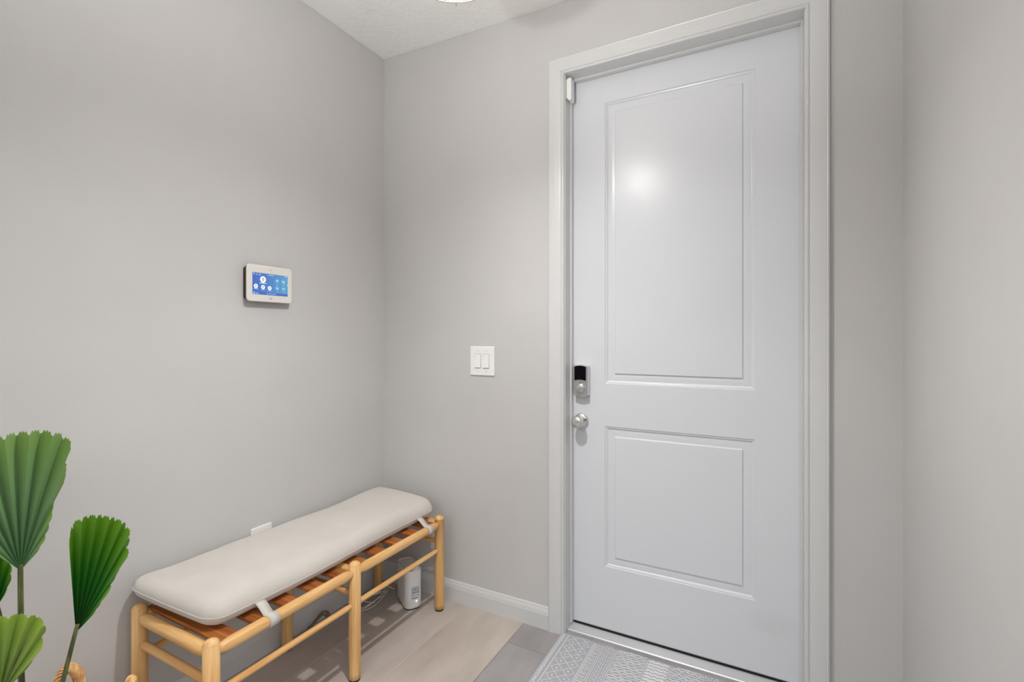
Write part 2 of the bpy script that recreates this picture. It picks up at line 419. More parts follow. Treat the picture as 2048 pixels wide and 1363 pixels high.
# ------------------------------------------------------------------ the door
DX0, DX1, DZ0, DZ1 = OX0 + 0.004, OX1 - 0.004, 0.025, OZ - 0.004
DY = 0.080
PROF = [(0.0, 0.0), (0.0025, 0.0035), (0.0055, 0.0030), (0.009, 0.0045), (0.012, 0.0080), (0.0145, 0.0088), (0.017, 0.0082), (0.030, 0.0078), (0.0425, 0.0088), (0.0445, 0.0040), (0.0465, 0.0030)]
def door_slab():
    b = MB()
    panels = [(1.196, 1.7835, 1.094, 2.3178), (1.196, 1.7835, 0.2962, 0.9078)]
    xs = [DX0, 1.196, 1.7835, DX1]; zs = [DZ0, 0.2962, 0.9078, 1.094, 2.3178, DZ1]
    for i in range(3):
        for j in range(5):
            if i == 1 and j in (1, 3): continue
            b.quad((xs[i], DY, zs[j]), (xs[i+1], DY, zs[j]), (xs[i+1], DY, zs[j+1]), (xs[i], DY, zs[j+1]))
    for (a, c, lo, hi) in panels:
        rings = [[(a+d, DY+e, lo+d), (c-d, DY+e, lo+d), (c-d, DY+e, hi-d), (a+d, DY+e, hi-d)] for d, e in PROF]
        for r0, r1 in zip(rings, rings[1:]):
            for k in range(4):
                b.quad(r0[k], r0[(k+1)%4], r1[(k+1)%4], r1[k])
        b.quad(*rings[-1])
    y1 = DY + 0.045
    b.quad((DX0,y1,DZ0),(DX0,y1,DZ1),(DX1,y1,DZ1),(DX1,y1,DZ0))
    b.quad((DX0,DY,DZ0),(DX0,DY,DZ1),(DX0,y1,DZ1),(DX0,y1,DZ0)); b.quad((DX1,DY,DZ0),(DX1,y1,DZ0),(DX1,y1,DZ1),(DX1,DY,DZ1))
    b.quad((DX0,DY,DZ0),(DX0,y1,DZ0),(DX1,y1,DZ0),(DX1,DY,DZ0)); b.quad((DX0,DY,DZ1),(DX1,DY,DZ1),(DX1,y1,DZ1),(DX0,y1,DZ1))
    return b
door = bpy.data.objects.new('door_1', None); C.objects.link(door); door.location = ((DX0+DX1)/2, DY, DZ0); struct(door)
door['label'] = 'white two-panel entry door with electronic deadbolt and round knob'
door_slab().build('door_leaf', M['door'], door, merge=True)

# knob with rosette
KX, KZ = 1.0885, 0.9245
kn = MB(); kn.lathe([(0,0),(0.033,0),(0.0335,0.003),(0.032,0.008),(0.026,0.012),(0.020,0.0135),(0.0,0.0135)], (KX, DY, KZ), (0,-1,0), 48)
rose = kn.build('rosette', M['nickel'], door)
kn = MB(); kn.lathe([(0.0,0.0125),(0.0125,0.0125),(0.012,0.024),(0.0135,0.030),(0.0215,0.036),(0.0262,0.044),(0.0272,0.052),(0.0255,0.060),(0.020,0.0655),(0.011,0.068),(0.0,0.0685)], (KX, DY, KZ), (0,-1,0), 48)
kn.build('door_knob', M['nickel'], door)
kn = MB(); kn.lathe([(0,0),(0.0036,0),(0.0036,0.0015),(0,0.0015)], (KX+0.0235, DY-0.0118, KZ+0.006), (0,-1,0), 20)
kn.build('privacy_pin', M['black'], rose)

# electronic deadbolt, interior unit
LX, LZ = 1.0955, 1.105
def shield(w, zlo, zhi, bulge_t, bulge_b, n=10):
    pts = []
    for i in range(n+1):
        s = i/n; pts.append((LX - w/2 + w*s, zlo - bulge_b*math.sin(PI*s)))
    for i in range(n+1):
        s = i/n; pts.append((LX + w/2 - w*s, zhi + bulge_t*math.sin(PI*s)))
    return pts
lk = MB(); lk.prism([(x, DY-0.0005, z) for x, z in shield(0.066, 1.040, 1.169, 0.005, 0.008)], (0, -0.030, 0))
housing = lk.build('deadbolt_housing', M['nickel'], door, bevel=0.0025, bseg=3)
lk = MB(); lk.prism([(x-.002, DY-0.0308, z) for x, z in shield(0.052, 1.105, 1.1665, 0.004, -0.004)], (0, -0.004, 0))
lk.build('battery_cover', M['black_gloss'], housing, bevel=0.001)
lk = MB(); lk.lathe([(0,0),(0.0195,0),(0.020,0.002),(0.0185,0.006),(0.0165,0.007),(0,0.007)], (LX-.001, DY-0.0305, 1.071), (0,-1,0), 40)
# oval finger grip
g = rrect(0.034, 0.011, 0.0054, 5)
lk.prism([(LX-.001 + x*math.cos(.35) - z*math.sin(.35), DY-0.037, 1.071 + x*math.sin(.35) + z*math.cos(.35)) for x, z in g], (0, -0.014, 0))
lk.build('thumb_turn', M['nickel'], housing, bevel=0.0015)
lk = MB(); lk.prism([(LX-.001 + x, DY-0.0306, 1.096 + z) for x, z in rrect(0.006, 0.003, 0.0012, 3)], (0, -0.0006, 0))
lk.build('status_light', M['black'], housing)

# alarm contact sensor on the jamb
sx0, sx1, sy0, sy1, sz0, sz1 = OX0+.0005, OX0+0.0235, 0.010, 0.050, 2.333, 2.430
s = thing('door_sensor', 'small white alarm contact sensor on the door jamb at the top left', 'sensor', (OX0, 0.03, sz0))
b = MB()
b.prism([(sx0, sy0, sz0+.012), (sx0, sy0, sz1-.006), (sx0+.006, sy0, sz1), (sx1, sy0, sz1), (sx1, sy0, sz0), (sx0+.010, sy0, sz0)], (0, sy1-sy0, 0))
b.build('sensor_cover', M['plastic'], s, bevel=0.003, bseg=3)
b = MB(); b.box((sx0, sy0+.002, sz0+.012), (sx0+.0015, sy1+.002, sz1-.003)); b.build('sensor_base', M['plastic_warm'], s)

# ------------------------------------------------------------------ things on the walls
# double rocker switch
SX, SZ = 0.6207, 1.1822
sw = thing('light_switch', 'white double rocker light switch on the back wall between the corner and the door', 'switch', (SX, 0, SZ))
b = MB(); b.prism([(SX+x, -0.0002, SZ+z) for x, z in rrect(0.134, 0.139, 0.004, 3)], (0, -0.006, 0)); plate = b.build('switch_plate', M['plastic'], sw, bevel=0.003, bseg=3)
for k in (-1, 1):
    cx = SX + k*0.0232
    b = MB()
    v = [(cx-.0165,-.0062,SZ-.0335),(cx+.0165,-.0062,SZ-.0335),(cx+.0165,-.0062,SZ+.0335),(cx-.0165,-.0062,SZ+.0335)]
    b.prism(v, (0, -.0006, 0)); fr = b.build('rocker_gap_shade', M['slot'], plate)  # grey sheet stands in for the shaded gap round the rocker
    b = MB()
    b.add([(cx-.0155,-.0064,SZ-.0325),(cx+.0155,-.0064,SZ-.0325),(cx+.0155,-.0064,SZ+.0325),(cx-.0155,-.0064,SZ+.0325),
           (cx-.0155,-.0112,SZ-.0315),(cx+.0155,-.0112,SZ-.0315),(cx+.0155,-.0085,SZ),(cx-.0155,-.0085,SZ),(cx+.0155,-.0072,SZ+.0325),(cx-.0155,-.0072,SZ+.0325)],
          [(0,1,5,4),(4,5,6,7),(7,6,8,9),(9,8,2,3),(0,4,7,9,3),(1,2,8,6,5)])
    b.build('rocker', M['plastic'], sw)
    for zz in (SZ-.0485, SZ+.0485):
        b = MB(); b.lathe([(0,0),(0.003,0),(0.0026,0.0009),(0,0.0011)], (cx, -.0062, zz), (0,-1,0), 16)
        b.box((cx-.0004, -.0076, zz-.0022), (cx+.0004, -.0072, zz+.0022), 1); b.build('screw', [M['plastic_warm'], M['slot']], sw)

# wall outlet behind the bench
OY, OZc = -0.715, 0.462
ou = thing('wall_outlet', 'white wall outlet plate half hidden behind the bench cushion', 'outlet', (0, OY, OZc))
b = MB(); b.prism([(0.0002, OY+y, OZc+z) for y, z in rrect(0.092, 0.135, 0.004, 3)], (0.006, 0, 0)); b.build('outlet_plate', M['plastic'], ou, bevel=0.003, bseg=3)
for zz in (-.0195, .0195):
    b = MB(); b.prism([(0.0062, OY+y, OZc+zz+z) for y, z in rrect(0.034, 0.028, 0.011, 5)], (0.0012, 0, 0))
    for dy in (-.0065, .0065): b.box((0.0074, OY+dy-.0009, OZc+zz-.002), (0.0077, OY+dy+.0009, OZc+zz+.006), 1)
    b.build('receptacle', [M['plastic_warm'], M['black']], ou)

# security panel
PY, PZ, PW, PH = -0.694, 1.512, 0.202, 0.147
pn = thing('security_panel', 'white touchscreen security panel with a lit blue display on the left wall', 'control panel', (0, PY, PZ))
b = MB(); b.prism([(0.0002, PY+y-.004, PZ+z) for y, z in rrect(PW-.016, PH-.014, 0.014)], (0.0175, 0, 0)); b.build('wall_mount', M['shaded_mount'], pn, bevel=0.002)
b = MB(); b.prism([(0.018, PY+y, PZ+z) for y, z in rrect(PW-.004, PH-.004, 0.013)], (0.004, 0, 0)); b.build('back_shell', M['shaded_mount'], pn)
b = MB(); b.prism([(0.0222, PY+y, PZ+z) for y, z in rrect(PW, PH, 0.013)], (0.0085, 0, 0)); face = b.build('front_frame', M['plastic_warm'], pn, bevel=0.003, bseg=3)
fx = 0.0309
# the display, its corners and the artwork on it (u to the right, w up, both in metres from the screen's lower left)
SY0, SY1, SZ0, SZ1 = PY-0.0785, PY+0.0795, PZ-0.0445, PZ+0.0415
b = MB(); b.box((fx-.001, SY0, SZ0), (fx+.0004, SY1, SZ1)); scr = b.build('screen', M['screen'], face)
SWd, SHt = SY1-SY0, SZ1-SZ0
def sp(u, w, lift=0.0005): return (fx + lift, SY0 + u*SWd, SZ0 + w*SHt)
ic = MB()
def disc(u, w, r, mi, lift, r0=0.0):
    n = 24; c = Vector(sp(u, w, lift)); v = []; f = []
    for k in range(n):
        a = 2*PI*k/n; v.append(c + Vector((0, math.cos(a)*r, math.sin(a)*r)))
    if r0:
        for k in range(n):
            a = 2*PI*k/n; v.append(c + Vector((0, math.cos(a)*r0, math.sin(a)*r0)))
        f = [(k, (k+1)%n, n+(k+1)%n, n+k) for k in range(n)]
    else: f = [tuple(range(n))]
    ic.add(v, f, mi)
def bar(u0, w0, u1, w1, mi, lift=0.0009): ic.quad(sp(u0,w0,lift), sp(u1,w0,lift), sp(u1,w1,lift), sp(u0,w1,lift), mi)
bar(0, 0, 1, 0.10, 4, 0.0006)
def shieldicon(u, w, s, mi, lift):
    c = Vector(sp(u, w, lift)); pts = [(-.8,.8),(0,1),(.8,.8),(.75,-.1),(.4,-.7),(0,-1),(-.4,-.7),(-.75,-.1)]
    ic.add([c + Vector((0, a*s, q*s)) for a, q in pts], [tuple(range(8))], mi)
for (u, w, r) in ((0.285, 0.705, 0.0128), (0.09, 0.375, 0.0088), (0.285, 0.35, 0.0084), (0.47, 0.33, 0.0084)):
    disc(u, w, r, 0, 0.0007); shieldicon(u, w, r*0.5, 3, 0.0009); shieldicon(u, w, r*0.24, 0, 0.0011)
bar(0.19, 0.52, 0.38, 0.545, 0); bar(0.03, 0.235, 0.15, 0.255, 2); bar(0.23, 0.215, 0.34, 0.232, 2); bar(0.41, 0.195, 0.53, 0.21, 2)
for (u, w) in ((0.685, 0.685), (0.87, 0.69), (0.685, 0.36), (0.87, 0.36)):
    disc(u, w, 0.0100, 1, 0.0007, 0.0088)
shieldicon(0.685, 0.70, 0.0045, 2, 0.0009); ic.strip([sp(0.845,0.73,.0009), sp(0.895,0.65,.0009)], 0.005, (1,0,0), 0, 2)
ic.add([sp(0.66,0.32,.0009), sp(0.725,0.32,.0009), sp(0.675,0.43,.0009)], [(0,1,2)], 2); bar(0.84, 0.335, 0.868, 0.385, 2); bar(0.874, 0.335, 0.902, 0.385, 2)
for (u, w) in ((0.685, 0.53), (0.87, 0.54), (0.685, 0.19), (0.87, 0.19)): bar(u-.04, w, u+.04, w+.014, 1)
# status row
ic.add([sp(0.015,0.955,.0009), sp(0.055,0.965,.0009), sp(0.035,0.905,.0009)], [(0,1,2)], 0); bar(0.085, 0.905, 0.125, 0.93, 2)
for (a, q, c, d) in ((0.17,0.895,0.215,0.905),(0.17,0.945,0.215,0.955),(0.17,0.895,0.176,0.955),(0.209,0.895,0.215,0.955)): bar(a, q, c, d, 2)
bar(0.43, 0.93, 0.58, 0.95, 2); bar(0.91, 0.945, 0.975, 0.965, 0); bar(0.975, 0.50, 0.985, 0.58, 2)
disc(0.04, 0.055, 0.0042, 2, 0.0009, 0.0026); bar(0.085, 0.055, 0.17, 0.068, 2); bar(0.09, 0.025, 0.14, 0.038, 2); bar(0.38, 0.05, 0.65, 0.066, 2)
ic.build('screen_icons', [M['screen_white'], M['screen_teal'], M['screen_pale'], M['screen_dark'], M['screen_bar']], face)
b = MB(); b.lathe([(0,0),(0.0016,0),(0.0016,0.0006),(0,0.0006)], (fx-.0002, PY+0.0015, PZ+0.058), (1,0,0), 20); b.build('camera_lens', M['black'], face)
# logo under the screen: a slanted pair of strokes and an N
b = MB()
def lg(pts): b.strip([(fx+.0002, PY+0.0015+y, PZ-0.0580+z) for y, z in pts], 0.0011, (1,0,0), 0.0002)
lg([(-.0052,.0018),(-.0044,.0034),(-.0026,.0038),(-.0014,.0026),(-.0022,.0006),(-.0060,-.0040),(-.0020,-.0042)])
lg([(.0000,-.0042),(.0016,.0038)]); lg([(.0022,.0036),(.0036,-.0040)]); lg([(.0042,-.0042),(.0058,.0038)])
b.build('logo', M['logo'], face)

# ------------------------------------------------------------------ hanging lamp in the middle of the entry (only its lit underside shows)
LP = Vector((1.107, -0.956, 2.247))
CZ = H - .022*LP.x
lp = thing('ceiling_lamp', 'round lit drum lamp with thin metal rings hanging from the ceiling at the top edge', 'ceiling lamp', (LP.x, LP.y, CZ))
b = MB(); b.lathe([(0,-.030),(0.060,-.030),(0.065,-.024),(0.065,0),(0.0,0)], (LP.x, LP.y, CZ-.002), (0,0,1), 40); b.build('canopy', M['brass'], lp)
b = MB(); b.tube([(LP.x,LP.y,LP.z+.19),(LP.x,LP.y,CZ-.028)], 0.007, 16); b.build('rod', M['brass'], lp)
b = MB(); b.lathe([(0.0,0.002),(0.07,0.002),(0.122,0.004),(0.1335,0.008),(0.1345,0.02),(0.1345,0.188)], LP, (0,0,1), 64); b.build('glass_diffuser', M['bulb'], lp)
def ring(r, z, w, nm):
    b = MB(); b.tube([(LP.x + r*math.cos(a*2*PI/72), LP.y + r*math.sin(a*2*PI/72), LP.z+z) for a in range(72)], w, 8, closed=True); b.build(nm, M['brass'], lp)
b = MB(); b.lathe([(0,0.190),(0.012,0.190),(0.012,0.150),(0.018,0.145),(0.018,0.128),(0,0.128)], LP, (0,0,1), 24); b.build('bulb_socket', M['brass'], lp)
for q in range(3):
    b = MB(); b.tube([LP + UP*.190, LP + Vector((.1375*math.cos(q*2*PI/3), .1375*math.sin(q*2*PI/3), .190))], 0.003, 8); b.build('spoke', M['brass'], lp)
ring(0.1375, 0.004, 0.0016, 'ring'); ring(0.1375, 0.190, 0.0016, 'ring'); ring(0.1290, 0.0030, 0.0010, 'inner_ring')
for a in (0, 1, 2):
    an = math.radians(118 + 120*a)
    c = Vector((math.cos(an), math.sin(an), 0)); b = MB()
    b.tube([LP + c*0.1395 + Vector((0,0,-.004)), LP + c*0.1395 + Vector((0,0,.194))], 0.0018, 8); b.build('clip', M['brass'], lp)
ld = bpy.data.lights.new('lamp_bulb', 'SPOT'); ld.energy = 79; ld.shadow_soft_size = 0.03; ld.spot_size = math.radians(157); ld.spot_blend = 1.0; ld.color = (1.0, 0.985, 0.965)
lo = bpy.data.objects.new('lamp_bulb', ld); C.objects.link(lo); lo.location = LP + Vector((0, 0, 0.085))

# added upward fill behind the camera, lights the ceiling and upper walls
ld = bpy.data.lights.new('ceiling_fill', 'SPOT'); ld.energy = 66; ld.shadow_soft_size = 0.04; ld.spot_size = math.radians(112); ld.spot_blend = 1.0
lo = bpy.data.objects.new('ceiling_fill', ld); C.objects.link(lo); lo.location = (1.25, -2.25, 1.50)
lo.rotation_euler = (Vector((1.12, -1.25, 2.75)) - lo.location).to_track_quat('-Z', 'Y').to_euler()

# ------------------------------------------------------------------ bench
BX0, BX1 = 0.058, 0.443
YN, YM, YF = -1.172, -0.637, -0.104
LR = 0.0225
bench = thing('wooden_bench', 'honey coloured wooden slatted bench with round rails standing along the left wall', 'bench', (0.25, -0.637, 0))
for x in (BX0, BX1):
    for y in (YN, YM, YF):
        b = MB(); top = 0.432
        b.tube([(x,y,0.008),(x,y,0.03),(x,y,0.2),(x,y,top)], [LR*0.95, LR*0.97, LR, LR*0.98], 24, 'flat')
        # rounded top
        b.lathe([(LR*0.98*math.cos(a), LR*0.72*math.sin(a)) for a in [i*PI/16 for i in range(9)]], (x,y,top), (0,0,1), 24)
        lg_ = b.build('leg', M['wood_z'], bench, merge=True)
        b = MB(); b.lathe([(0,0),(LR*0.86,0),(LR*0.92,0.003),(LR*0.92,0.0085),(0,0.0085)], (x,y,0.0005), (0,0,1), 24)
        f_ = b.build('foot_pad', M['rubber'], lg_)
def rod(a, c, r, name, m, taper=0.82):
    a, c = Vector(a), Vector(c); L = (c-a).length; d = (c-a)/L
    st = [0, 0.010, 0.022, 0.04, L/2, L-0.04, L-0.022, L-0.010, L]
    rr = [taper*.86, taper*.93, taper+.09, 1, 1, 1, taper+.09, taper*.93, taper*.86]
    b = MB(); b.tube([a + d*s for s in st], [r*k for k in rr], 22); return b.build(name, M[m], bench)
for x in (BX0, BX1):
    for y0, y1 in ((YN, YM), (YM, YF)):
        rod((x, y0+LR-.006, 0.408), (x, y1-LR+.006, 0.408), 0.0185, 'top_rail', 'wood_y')
        rod((x, y0+LR-.006, 0.287), (x, y1-LR+.006, 0.287), 0.0105, 'stretcher', 'wood_y', 0.9)
for y in (YN, YM, YF):
    rod((BX0+LR-.006, y, 0.408), (BX1-LR+.006, y, 0.408), 0.0185, 'end_rail', 'wood_x')
    rod((BX0+LR-.006, y, 0.325), (BX1-LR+.006, y, 0.325), 0.0125, 'end_stretcher', 'wood_x', 0.9)
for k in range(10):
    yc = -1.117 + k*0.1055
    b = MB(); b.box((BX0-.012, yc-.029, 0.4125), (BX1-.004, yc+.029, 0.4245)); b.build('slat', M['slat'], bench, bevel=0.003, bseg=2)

# cushion
def cushion():
    X0, X1, Y0, Y1 = 0.010, 0.400, -1.195, -0.050
    nx, ny = 28, 84
    rng = random.Random(3)
    def outline(u, v):
        # superellipse rounding of the corners; u,v in -1..1
        p = 9.0
        a = (abs(u)**p + abs(v)**p)**(1/p); m_ = max(abs(u), abs(v))
        k = m_/a if a > 0 else 1
        # physical corner radius ~ equal on both axes
        return u*k, v*k
    xm, ym, hx, hy = (X0+X1)/2, (Y0+Y1)/2, (X1-X0)/2, (Y1-Y0)/2
    def wob(x, y):
        return 0.003*math.sin(9*y+2.2+6*x) + 0.002*math.sin(19*y-9*x)
    top, bot = {}, {}
    def corner(u, v):
        # rounded rectangle with radius r
        r = 0.06
        x, y = u*hx, v*hy
        dx, dy = abs(x)-(hx-r), abs(y)-(hy-r)
        if dx > 0 and dy > 0:
            m_ = max(dx, dy); l = math.hypot(dx, dy)
            s = m_/l
            x = math.copysign(hx-r+dx*s, x); y = math.copysign(hy-r+dy*s, y)
        return x, y
    for i in range(nx+1):
        for j in range(ny+1):
            u = math.sin((i/nx*2-1)*PI/2*0.985)/math.sin(PI/2*0.985); w = j/ny*2-1; w = math.copysign(1-(1-abs(w))**1.15, w)
            x, y = corner(u, w)
            # distance to edge
            de = min(hx*(1-abs(u)), hy*(1-abs(w)))
            e = min(de/0.046, 1.0); prof = math.sqrt(max(0, 1-(1-e)**2))
            crown = 0.014*(1-u*u)*(1-w**8) - 0.004*u
            X, Y = xm+x, ym+y
            zmid = 0.461
            # the left end lifts a little off the slats, worst at the wall corner
            lift = 0.044*max(0, (-Y-0.90)/0.29)**1.7 * (0.05+0.95*(1-u)/2) + 0.006*max(0, (Y+0.25)/0.2)
            Y += 0.055*((u+1)/2)**1.3*max(0,(-Y-0.75)/0.45)**1.5 - 0.02*((u+1)/2)*max(0,(Y+0.3)/0.25)
            edge_in = 0.006*math.sin(7.5*Y+1.3)*(1-e) if abs(u) > 0.8 else 0
            X += edge_in*math.copysign(1, u)
            hT = (1-0.38*max(0,(-Y-0.98)/0.21)**1.3)*(0.053*prof + crown*prof) + wob(X, Y)*prof
            hB = 0.034*prof
            top[i,j] = (X, Y, zmid + lift + hT)
            bot[i,j] = (X, Y, max(zmid + lift - hB, 0.4255))
    b = MB(); V = []; idx = {}
    for i in range(nx+1):
        for j in range(ny+1):
            idx['t',i,j] = len(V); V.append(top[i,j])
            if i in (0,nx) or j in (0,ny): idx['b',i,j] = idx['t',i,j]
            else: idx['b',i,j] = len(V); V.append(bot[i,j])
    Fs = []
    for i in range(nx):
        for j in range(ny):
            Fs.append((idx['t',i,j], idx['t',i+1,j], idx['t',i+1,j+1], idx['t',i,j+1]))
            Fs.append((idx['b',i,j], idx['b',i,j+1], idx['b',i+1,j+1], idx['b',i+1,j]))
    b.add(V, Fs, 0, True)
    loop = [top[i,0] for i in range(nx)] + [top[nx,j] for j in range(ny)] + [top[i,ny] for i in range(nx,0,-1)] + [top[0,j] for j in range(ny,0,-1)]
    return b, loop
cu = thing('bench_cushion', 'long cream canvas cushion lying on the wooden bench', 'cushion', (0.22, -0.62, 0.425))
cb, loop = cushion()
cb.build('cushion_cover', M['canvas'], cu)
# piping: thin welt round the seam
pts = []
for p in loop:
    if not pts or (Vector(p)-pts[-1]).length > 0.004: pts.append(Vector(p))
b = MB(); b.tube(pts, 0.0014, 8, closed=True); b.build('piping', M['canvas'], cu)
def strap(y, w=0.032):
    # leaves the seam, runs over the front rail and back under it
    R = 0.0205; cx, cz = BX1, 0.408
    prof = [(0.396, 0.462), (0.412, 0.452)]
    for k in range(12):
        a = math.radians(105 - k*20)
        prof.append((cx + R*math.cos(a), cz + R*math.sin(a)))
    prof += [(0.4235, 0.398)]
    b = MB(); n = len(prof); v = []; f = []
    for i, (x, z) in enumerate(prof):
        sk = 0.012*(1 - min(1, i/5))       # leans a little where it leaves the seam
        for s in (-1, 1): v.append((x, y + s*w/2 - sk, z))
    f = [(2*i, 2*i+1, 2*i+3, 2*i+2) for i in range(n-1)]
    b.add(v, f, 0, True); return b.build('strap', M['canvas'], cu, solid=0.002)
strap(-0.985); strap(-0.190)

# ------------------------------------------------------------------ router and cables under the bench
P0 = Vector((0.3157, -0.195, 0)); ex = Vector((0.0448, 0.07, 0)).normalized(); ey = Vector((-0.07, 0.0448, 0)).normalized()   # ex along the front, ey into depth
RW, RD, RH = 0.083, 0.163, 0.183
rc = P0 + ex*RW/2 + ey*RD/2
rt = thing('network_router', 'white tower shaped internet router standing on the floor under the far end of the bench', 'router', rc)
def rr_world(w, d, r, z): return [rc + ex*x + ey*y + UP*z for x, y in rrect(w, d, r, 8)]
def loft(b, rings, mi=0, cap0=True, cap1=True, smooth=True):
    n = len(rings[0]); v = [p for r in rings for p in r]; f = []
    for i in range(len(rings)-1):
        for k in range(n): f.append((i*n+k, i*n+(k+1)%n, (i+1)*n+(k+1)%n, (i+1)*n+k))
    b.add(v, f, mi, smooth)
    base = len(b.v) - len(v)
    if cap0: b.f.append([base+k for k in range(n)][::-1]); b.m.append(mi); b.s.append(False)
    if cap1: b.f.append([base+(len(rings)-1)*n+k for k in range(n)]); b.m.append(mi); b.s.append(False)
b = MB(); loft(b, [rr_world(RW-.006, RD-.006, .027, 0.0005), rr_world(RW-.006, RD-.006, .027, 0.005)]); b.build('router_base', M['black'], rt)
b = MB(); loft(b, [rr_world(RW-.004, RD-.004, .028, 0.005), rr_world(RW, RD, .030, 0.009), rr_world(RW, RD, .030, RH-.004), rr_world(RW-.003, RD-.003, .029, RH), rr_world(RW-.008, RD-.008, .026, RH), rr_world(RW-.008, RD-.008, .026, RH-.006)]); b.build('router_shell', M['router'], rt)
b = MB(); loft(b, [rr_world(RW-.0085, RD-.0085, .0255, RH-.0058), rr_world(RW-.0085, RD-.0085, .0255, RH-.0052)]); b.build('vent_gap', M['black'], rt)
b = MB(); loft(b, [rr_world(RW-.015, RD-.015, .022, RH-.005), rr_world(RW-.015, RD-.015, .022, RH-.0015)]); b.build('top_panel', M['router_top'], rt)
fc = P0 + ex*(RW*0.50) - ey*0.0003      # on the front face
def fp(x, z, l=0.0): return fc + ex*x + UP*z - ey*l
b = MB(); b.prism([fp(x+.004, 0.079+z) for x, z in rrect(0.034, 0.056, 0.006, 4)], -ey*0.0006, 0)
for (x0, z0_, x1, z1_) in ((-.008,.086,.014,.089),(-.008,.101,.014,.104),(-.008,.086,-.005,.104),(.011,.086,.014,.104),(-.010,.0695,.018,.0755),(-.010,.0585,.018,.0655)):
    b.quad(fp(x0, z0_, .0009), fp(x1, z0_, .0009), fp(x1, z1_, .0009), fp(x0, z1_, .0009), 1)
b.build('label', [M['label_blue'], M['label_white']], rt)
b = MB(); b.lathe([(0,0),(0.003,0),(0.0026,0.001),(0,0.0012)], fp(0.010, 0.038), -ey, 20); b.build('indicator_light', M['led'], rt)

def spline(pts, n=12):
    pts = [Vector(p) for p in pts]; out = []
    for i in range(len(pts)-1):
        p0, p1, p2, p3 = pts[max(i-1,0)], pts[i], pts[i+1], pts[min(i+2,len(pts)-1)]
        for k in range(n):
            s = k/n
            out.append(0.5*((2*p1) + (p2-p0)*s + (2*p0-5*p1+4*p2-p3)*s*s + (3*p1-p0-3*p2+p3)*s**3))
    out.append(pts[-1]); return out
b = MB(); rng = random.Random(5)
for k in range(5):
    c0 = Vector((0.112+rng.uniform(-.006,.006), -0.205+rng.uniform(-.012,.012), 0.010+0.004*k)); pts = []
    rx, ry = 0.036+rng.uniform(-.008,.006), 0.092+rng.uniform(-.02,.01)
    for q in range(30):
        a = 2*PI*q/30; pts.append(c0 + Vector((rx*math.cos(a), ry*math.sin(a), 0.010*math.sin(a*2+k) + (0.03 if k > 2 else .004)*max(0, math.sin(a+.5*k)))))
    for p in pts: p.z = max(p.z, 0.0035)
    b.tube(pts, 0.0021, 8, closed=True)
b.tube(spline([(0.165,-0.105,0.03),(0.145,-0.140,0.055),(0.125,-0.19,0.065),(0.10,-0.25,0.035),(0.085,-0.29,0.012)]), 0.0021, 8)
b.tube(spline([(0.145,-0.22,0.012),(0.115,-0.27,0.04),(0.07,-0.27,0.09),(0.035,-0.24,0.135),(0.012,-0.22,0.16)]), 0.0019, 8)
tag(b.build('network_cable', M['cable_white']), 'loose coil of thin white cable on the floor beside the router', 'cable')
b = MB()
for k in range(6):
    dx, dz = 0.0045*(k % 3), 0.0045*(k//3)
    e = 0.010*(k-2.5)
    b.tube(spline([(0.045+dx,-0.64+e,0.004+dz),(0.046+dx,-0.58,0.006+dz),(0.046+dx,-0.53,0.014+dz),(0.044+dx,-0.48+e*.3,0.034+dz*1.6),(0.045+dx,-0.445+e*.4,0.046+dz*2),(0.058+dx,-0.43+e*.3,0.030+dz),(0.068+dx,-0.45,0.010+dz)], 8), 0.0021, 8)
b.tube([(0.050+0.010*math.cos(a*PI/8), -0.520, 0.0195+0.009*math.sin(a*PI/8)) for a in range(16)], 0.0014, 6, closed=True)
tag(b.build('cable_bundle', M['cable_grey']), 'tied bundle of grey cable on the floor against the left baseboard', 'cable')

